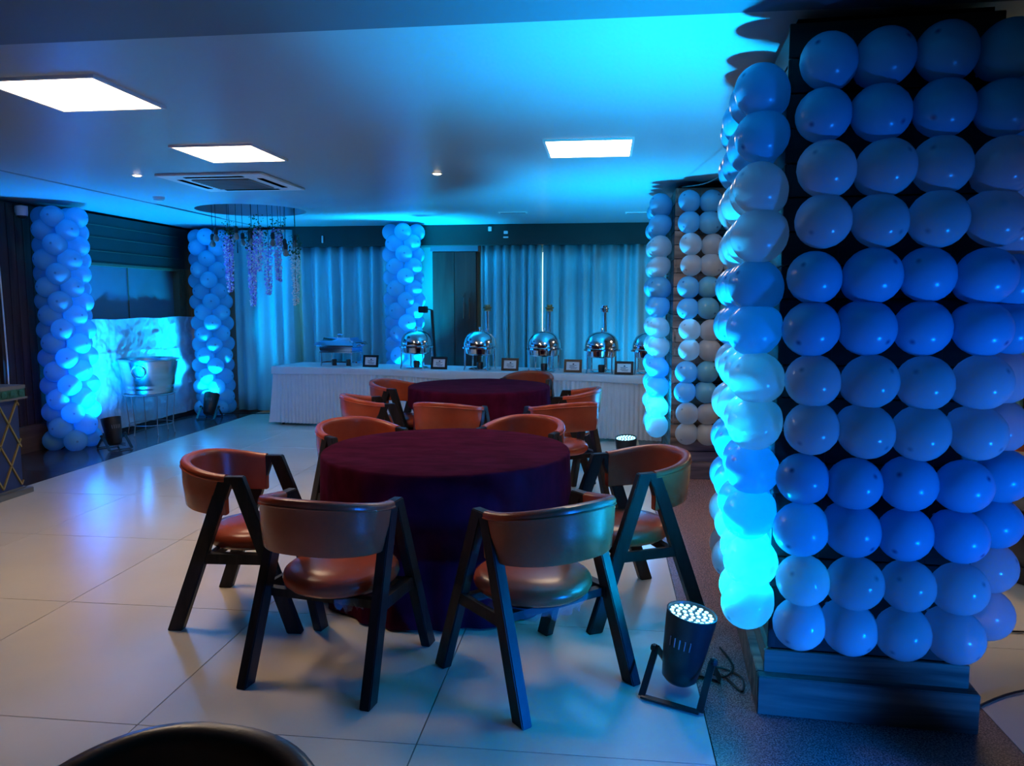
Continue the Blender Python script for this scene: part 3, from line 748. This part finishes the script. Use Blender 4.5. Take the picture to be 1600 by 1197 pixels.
lamp(4.26, .60, 'chrome lamp stand with round silver top near the far pillar', .79, 'ball', -.02)
# rectangular chafing dish
t = thing('rectangular_chafing_dish', 'long rectangular chafing dish at the left end of the buffet', 'chafing dish', bf(.80, .34, ZB + .004), BA); t.scale = (.86, .95, 1.18)
for x in (-.25, .25):
    for y in (-.14, .14): MB().tube([(x * 1.03, y * 1.05, 0), (x, y, .04), (x, y, .15)], .010, 8).build('leg', 'chrome', t, True)
MB().b2(-.27, .27, -.005, .005, .03, .045).b2(-.255, -.245, -.15, .15, .03, .045).b2(.245, .255, -.15, .15, .03, .045).build('frame', 'chrome', t)
def rr_box(name, x, y, z0, z1, tx, mat, bev): return MB().add([(-x, -y, z0), (x, -y, z0), (x, y, z0), (-x, y, z0), (-tx, -y * tx / x, z1), (tx, -y * tx / x, z1), (tx, y * tx / x, z1), (-tx, y * tx / x, z1)], [(0, 1, 2, 3), (4, 5, 6, 7), (0, 1, 5, 4), (1, 2, 6, 5), (2, 3, 7, 6), (3, 0, 4, 7)]).build(name, mat, t, True, bev)
rr_box('water_pan', .26, .155, .15, .215, .285, 'chrome', .012)
rr_box('rim', .305, .185, .216, .232, .31, 'chrome', .004)
lid = rr_box('lid', .30, .18, .233, .315, .255, 'chrome', .035)
MB().tube([(-.05, 0, .315), (-.05, 0, .345), (.05, 0, .345), (.05, 0, .315)], .008, 8).build('handle', 'chrome', lid, True)
for sx_ in (-1, 1):
    MB().tube([(sx_ * .31, -.05, .225), (sx_ * .36, -.05, .235), (sx_ * .36, .05, .235), (sx_ * .31, .05, .225)], .007, 8).build('side_handle', 'chrome', t, True)
    MB().lathe([(.035, 0), (.038, .06), (.030, .07), (0, .07)], 18, (sx_ * .12, 0, 0)).build('burner', 'black_metal', t, True)
# menu cards in black frames
def card(u, v_, label):
    t = thing('menu_frame', label, 'menu sign', bf(u, v_, ZB + .003), BA, 'black framed menu cards on the buffet')
    R = Matrix.Rotation(math.radians(-10), 3, 'X'); W_, H_ = .215, .155; f = .028
    fr = MB()
    for (cx_, cz_, w_, h_) in ((0, f / 2, W_, f), (0, H_ - f / 2, W_, f), (-W_ / 2 + f / 2, H_ / 2, f, H_ - 2 * f), (W_ / 2 - f / 2, H_ / 2, f, H_ - 2 * f)):
        fr.box(R @ Vector((cx_, 0, cz_)), (w_, .016, h_), R)
    fr.build('frame', 'black_frame', t)
    MB().box(R @ Vector((0, .003, H_ / 2)), (W_ - 2 * f, .006, H_ - 2 * f), R).build('card', 'paper', t)
    MB().bar(R @ Vector((0, .01, H_ * .8)), (0, .09, .003), .03, .004).build('easel_strut', 'black_frame', t)
    pr = MB().box(R @ Vector((.005, -.0015, .100)), (.018, .002, .014), R)
    for k, (w_, x) in enumerate(((.085, 0), (.06, -.01), (.095, .004), (.07, .008))): pr.box(R @ Vector((x, -.0015, .084 - k * .013)), (w_, .002, .0045), R)
    pr.build('print', 'ink', t)
card(1.28, .22, 'black framed card beside the rectangular chafing dish')
card(2.24, .18, 'black framed card between first and second round dishes')
card(3.15, .22, 'black framed card between second and third round dishes')
card(3.93, .22, 'black framed card between third and fourth round dishes')
card(4.555, .10, 'black framed card right of the fourth round dish, next to the far pillar')

# ------------------------------------------------------------------ left side: plastic sheet, tub on stand, console table
def sheet_fn(u, v_):
    y = 8.13 + 2.50 * u; z = .05 + 1.345 * v_
    d = .026 + .034 * noise.noise(Vector((y * 3.2, z * 3.2 + y, 2))) + .024 * noise.noise(Vector((y * 9, z * 8, 5))) + .012 * noise.noise(Vector((y * 26, z * 22, 8)))
    for sz in (.46, .98, .86):
        d += .010 * math.exp(-((z - sz - .02 * math.sin(y * 3)) / .012) ** 2)
    return (LWX + .004 + max(.003, d), y, z + .006 * math.sin(y * 7) * v_)
o = MB().grid(sheet_fn, 160, 80).build('plastic_sheet', 'plastic_sheet', None, True)
tag(o, 'crinkled pale plastic sheet covering the low wall behind the tub', 'plastic sheet')
tb = thing('steel_tub', 'large shiny steel drinks tub on a wire stand before the sheet', 'tub', (-5.52, 8.75, .495))
MB().lathe([(0, .004), (.262, .0), (.266, .012), (.270, .05), (.276, .056), (.278, .10), (.284, .106), (.34, .40), (.352, .405), (.356, .415), (.350, .424), (.340, .42), (.33, .40), (.268, .02), (0, .018)], 56).build('bucket', 'steel_tub', tb, True)
pts = [(math.cos(a) * .075, 0, math.sin(a) * .075) for a in [2 * PI * k / 20 for k in range(21)]]
va = math.atan2(-8.75, 5.52) - .35
Rz = Matrix.Rotation(va + PI / 2, 3, 'Z')
MB().tube([Rz @ Vector((p[0], -.335, .30 + p[2] - .02)) for p in pts], .007, 6, False).build('ring_handle', 'chrome', tb, True)
st = thing('wire_stand', 'thin wire stand with a ring top carrying the steel tub', 'stand', (-5.52, 8.75, 0))
MB().tube([(.29 * math.cos(a), .29 * math.sin(a), .485) for a in [2 * PI * k / 32 for k in range(33)]], .008, 6, False).tube([(.25 * math.cos(a), .25 * math.sin(a), .12) for a in [2 * PI * k / 32 for k in range(33)]], .005, 6, False).build('ring', 'wire_steel', st, True)
for k in range(6):
    a = k * PI / 3 + .3; MB().tube([(.285 * math.cos(a), .285 * math.sin(a), .485), (.25 * math.cos(a), .25 * math.sin(a), .12), (.27 * math.cos(a), .27 * math.sin(a), .0)], .006, 6).build('leg', 'wire_steel', st, True)
# console table: blue sides with gold lattice, green carved band
ct = thing('console_table', 'blue console table with gold lattice and green carved edge at left', 'table', (-5.12, 5.2, 0))
MB().b2(-.30, .28, -.62, .60, .06, .80).build('body', 'blue_upholstery', ct)
MB().b2(-.34, .325, -.68, .66, .80, .815).b2(-.33, .318, -.67, .65, .885, .915).build('top', 'table_foot', ct)
MB().b2(-.33, .315, -.67, .645, .815, .885).build('carved_band', 'green_carving', ct)
for k in range(14):
    MB().lathe([(0, 0), (.026, .002), (.028, .008), (.016, .012), (.008, .009), (0, .012)], 12, (.315, -.60 + k * .092, .85), Matrix.Rotation(PI / 2, 3, 'Y')).build('rosette', 'green_carving', ct, True)
MB().b2(-.34, .33, -.68, .66, 0, .045).b2(-.31, .295, -.64, .62, .045, .06).build('foot_board', 'table_foot', ct, bevel=.004)
lat = [0]
def strip(p, q):
    MB().bar(p, q, .012, .016, (1, 0, 0)).build('lattice_strip', 'gold_trim', ct)
for k in range(-5, 10):
    for sg in (1, -1):
        ya = -.62 + k * .20; za, zb = .08, .80
        yb = ya + sg * .41 if sg > 0 else ya - .41
        p0, p1 = Vector((.285, ya, za)), Vector((.285, yb, zb)); d = p1 - p0
        ts = [0.0, 1.0]
        for lim in (-.62, .60):
            tt = (lim - p0.y) / d.y
            if 0 < tt < 1: ts.append(tt)
        ts.sort()
        for a, b_ in zip(ts, ts[1:]):
            if b_ - a > .04 and -.62 < (p0 + d * (a + b_) / 2).y < .60: strip(p0 + d * a, p0 + d * b_)
# security camera, hanging cable on the door
cc = thing('security_camera', 'small white dome security camera high on the left wall', 'camera', (XL + .12, 7.52, 2.50))
MB().lathe([(.055, .0), (.06, .03), (.06, .10), (0, .11)], 24).build('housing', 'white_plastic', cc, True)
MB().lathe([(0, -.035), (.03, -.030), (.045, -.012), (.047, .002), (0, .002)], 24).build('dome', 'black_plastic', cc, True)
MB().b2(-.118, -.05, -.03, .03, .03, .09).build('bracket', 'white_plastic', cc)
cb_ = thing('hanging_cable', 'pale cable running down the door frame with a loop on top', 'cable', (XL + .07, 7.24, 0))
MB().tube([(0, .0, .30), (0, .005, 1.0), (.0, -.01, 1.8), (0, -.03, 2.30)], .008, 6).build('run', 'white_plastic', cb_, True)
MB().tube([(.01, -.20 + .05 * math.cos(a), 2.22 + .12 * math.sin(a)) for a in [PI / 2 + 2 * PI * k / 16 for k in range(17)]] + [(.01, -.15, 2.5), (.01, -.13, 2.58)], .006, 6).build('loop', 'white_plastic', cb_, True)
# ------------------------------------------------------------------ ceiling items
ac = thing('ceiling_air_conditioner', 'square cassette air conditioner flush in the ceiling', 'air conditioner', (-3.28, 6.62, ZC + .015))
MB().b2(-.47, .47, -.47, .47, -.02, -.001).build('panel', 'white_plastic', ac, bevel=.006)
MB().b2(-.26, .26, -.26, .26, -.030, -.021).build('grille', 'grey_grille', ac, bevel=.004)
for k in range(12): MB().b2(-.25, .25, -.245 + k * .043, -.235 + k * .043, -.034, -.031).build('louvre', 'grey_grille', ac)
for (x, y, w_, h_) in ((0, -.36, .52, .05), (0, .36, .52, .05), (.36, 0, .05, .52), (-.36, 0, .05, .52)):
    MB().b2(x - w_ / 2, x + w_ / 2, y - h_ / 2, y + h_ / 2, -.0235, -.0205).build('air_slot', 'slot_dark', ac)
for (x, y, lb) in ((-3.93, 6.2, 'small bright downlight left of the air conditioner'), (-1.40, 6.42, 'small bright downlight in the middle of the ceiling')):
    t = thing('downlight', lb, 'downlight', (x, y, ZC + .015), 0, 'small round downlights')
    MB().lathe([(.035, -.004), (.050, -.004), (.050, -.001), (.035, -.001), (.035, -.004)], 24).build('trim_ring', 'white_plastic', t)
    MB().lathe([(0, -.012), (.02, -.011), (.032, -.007), (.034, -.001), (0, -.001)], 20).build('lens', 'downlight_glow', t)
t = thing('smoke_detector', 'round white smoke detector on the ceiling left of the flowers', 'smoke detector', (-4.53, 7.5, ZC + .015))
MB().lathe([(0, -.045), (.03, -.044), (.035, -.03), (.055, -.026), (.06, -.001), (0, -.001)], 28).build('body', 'white_plastic', t, True)
MB().lathe([(.036, -.034), (.052, -.030), (.052, -.027), (.036, -.030)], 28).build('vent_ring', 'grey_grille', t)
for (x, y, lb) in ((-1.10, 9.25, 'thin ceiling vent above the buffet centre'), (.40, 9.45, 'thin ceiling vent near the far pillar')):
    t = thing('ceiling_vent', lb, 'vent', (x, y, ZC + .015), 0, 'thin ceiling vents')
    MB().b2(-.17, .17, -.06, .06, -.010, -.001).build('frame', 'white_plastic', t)
    for k in range(3): MB().b2(-.15, .15, -.045 + k * .033, -.025 + k * .033, -.013, -.0105).build('slot', 'grey_grille', t)
# ------------------------------------------------------------------ hanging flowers and bulbs in the recess
def pendant(px, py, drop, label):
    t = thing('pendant_bulb', label, 'pendant lamp', (px, py, ZC + .22), 0, 'bare bulbs hanging among the flowers')
    L_ = drop
    MB().tube([(0, 0, 0), (0, 0, -L_)], .003, 5).build('cord', 'black_plastic', t)
    MB().lathe([(0, -L_ - .055), (.022, -L_ - .052), (.024, -L_), (.014, -L_ + .02), (0, -L_ + .022)], 14).build('socket', 'black_plastic', t, True)
    MB().lathe([(.014, -L_ - .053), (.03, -L_ - .085), (.034, -L_ - .105), (.024, -L_ - .128), (0, -L_ - .135)], 14).build('bulb', 'bulb_glass', t, True)
pend = [(-4.55, 8.60, .50), (-4.36, 8.32, .46), (-4.24, 8.72, .48), (-4.14, 8.36, .44), (-4.00, 8.45, .50), (-3.88, 8.98, .47), (-3.78, 8.52, .50), (-3.70, 8.66, .56), (-3.62, 8.78, .50), (-3.62, 8.50, .62)]
words = ['leftmost', 'second', 'third', 'fourth', 'fifth', 'sixth', 'seventh', 'eighth', 'ninth', 'rightmost']
for k, (a, b_, d) in enumerate(pend): pendant(a, b_, d, f'{words[k]} black bulb holder hanging among the flowers, counted from the left')
def strand(px, py, z0, z1, mat, label, dens=1.0):
    t = thing('flower_strand', label, 'artificial flowers', (px, py, ZC + .22), 0, 'hanging wisteria strands')
    rnd = random.Random(label); z0 -= ZC + .22; z1 -= ZC + .22
    MB().tube([(0, 0, 0), (.01, .005, z0), (-.005, 0, (z0 + z1) / 2), (.004, .004, z1)], .003, 5).build('stem', 'stem_brown', t)
    mb = MB(); lf = MB(); L_ = z0 - z1
    wb = MB()
    for _ in range(int(L_ * 620 * dens)):
        q = rnd.random(); z = z0 - q * L_; rr = (.065 - .030 * q) * math.sqrt(rnd.random()); a = rnd.uniform(0, 6.283)
        c = Vector((rr * math.cos(a), rr * math.sin(a), z)); s_ = rnd.uniform(.010, .018)
        e1 = Vector((rnd.gauss(0, 1), rnd.gauss(0, 1), rnd.gauss(0, 1))).normalized(); e2 = e1.orthogonal().normalized(); e3 = e1.cross(e2)
        (wb if rnd.random() < .38 else mb).add([c - e1 * s_, c + e2 * s_ * .7 + e3 * s_ * .3, c + e1 * s_, c - e2 * s_ * .7 + e3 * s_ * .3, c - e3 * s_ * .3], [(0, 1, 4), (1, 2, 4), (2, 3, 4), (3, 0, 4)])
    for _ in range(46):
        z = z0 + rnd.uniform(-.06, .16); rr = .085 * math.sqrt(rnd.random()); a = rnd.uniform(0, 6.283)
        c = Vector((rr * math.cos(a), rr * math.sin(a), z)); s_ = rnd.uniform(.022, .038)
        e1 = Vector((rnd.gauss(0, 1), rnd.gauss(0, 1), -abs(rnd.gauss(0, 1)))).normalized(); e2 = e1.orthogonal().normalized(); e3 = e1.cross(e2)
        lf.add([c, c + e1 * s_ * .5 + e2 * s_ * .35, c + e1 * s_, c + e1 * s_ * .5 - e2 * s_ * .35, c + e1 * s_ * .5 + e3 * s_ * .12], [(0, 1, 4), (1, 2, 4), (2, 3, 4), (3, 0, 4)])
    mb.build('blossoms', mat, t)['kind'] = 'stuff'; wb.build('pale_blossoms', 'blossom_white', t)['kind'] = 'stuff'; lf.build('leaves', 'leaf_green', t)['kind'] = 'stuff'
fl = [(-4.42, 8.70, 2.32, 1.86, 'v'), (-4.30, 8.50, 2.36, 1.72, 'v'), (-4.22, 8.90, 2.25, 1.55, 'v'), (-4.08, 8.60, 2.28, 1.70, 'v'), (-3.98, 8.82, 2.30, 1.68, 'v'), (-3.90, 8.40, 2.42, 1.95, 'v'), (-3.80, 8.70, 2.45, 1.84, 'v'), (-3.68, 8.90, 2.25, 1.56, 'w'), (-3.58, 8.66, 2.15, 1.72, 'w')]
fw = ['leftmost violet flower strand before the corner balloons', 'second violet flower strand from the left', 'longest violet flower strand, third from the left', 'fourth violet flower strand, left of centre', 'fifth violet flower strand, at the centre', 'sixth violet flower strand, short and high', 'last violet flower strand before the two pale ones', 'long pale green flower strand', 'rightmost short pale flower strand']
for (a, b_, z0, z1, c), lb in zip(fl, fw): strand(a, b_, z0, z1, 'blossom_violet' if c == 'v' else 'blossom_white', lb, 1.0 if c == 'v' else .55)

# ------------------------------------------------------------------ cables, drum at the right
def cable(pts, label, r=.005, mat='black_plastic'):
    P = [Vector(p) for p in pts]; out = []
    for i in range(len(P) - 1):
        p0, p1, p2, p3 = P[max(i - 1, 0)], P[i], P[i + 1], P[min(i + 2, len(P) - 1)]
        for k in range(8):
            s_ = k / 8; out.append(.5 * ((2 * p1) + (p2 - p0) * s_ + (2 * p0 - 5 * p1 + 4 * p2 - p3) * s_ ** 2 + (3 * p1 - p0 - 3 * p2 + p3) * s_ ** 3))
    out.append(P[-1]); o = MB().tube(out, r, 6).build('cable', mat, None, True); tag(o, label, 'cable')
cable([(.52, 3.24, .008), (.55, 3.17, .008), (.58, 3.10, .008), (.60, 3.22, .008), (.52, 3.30, .008), (.46, 3.26, .012), (.52, 3.20, .016), (.58, 3.32, .008), (.55, 3.5, .008)], 'black cable looping on the granite between stage light and pillar')
cable([(1.40, 3.02, .008), (1.75, 3.25, .008), (2.3, 3.35, .008), (3.2, 3.2, .008)], 'black cable on the cream tiles right of the nearest pillar, nearer one')
cable([(1.50, 3.72, .008), (2.0, 3.85, .008), (2.8, 3.8, .008)], 'black cable on the cream tiles right of the nearest pillar, farther one')
cable([(-5.36, 7.98, .012), (-5.45, 8.0, .009), (-5.60, 8.05, .008), (-5.70, 8.3, .008), (-5.78, 9.6, .008), (-5.72, 10.05, .008)], 'black cable along the foot of the sheet-covered wall')
cable([(-5.30, 10.02, .06), (-5.0, 10.35, .012), (-4.7, 10.42, .010), (-4.5, 10.36, .010)], 'black cable from the corner stage light towards the buffet')
cable([(.66, 7.0, 2.60), (.75, 5.4, 2.44), (.72, 3.9, 2.56)], 'thin dark cord strung between the tops of the two pillars', .0035)
t = thing('drum_table', 'dark round drum table at the right edge beyond the near pillar', 'table', (2.72, 4.75, 0))
MB().lathe([(0, 0), (.40, 0), (.44, .06), (.47, .28), (.44, .50), (.41, .53), (0, .53)], 48).build('body', 'dark_drum', t, True)
for z_ in (.10, .42): MB().lathe([(.455, z_ - .02), (.475, z_ - .02), (.475, z_ + .02), (.455, z_ + .02), (.455, z_ - .02)], 48).build('hoop', 'black_metal', t, True)
MB().lathe([(0, .531), (.46, .531), (.47, .545), (.46, .56), (0, .56)], 48).build('top', 'grey_grille', t, True)
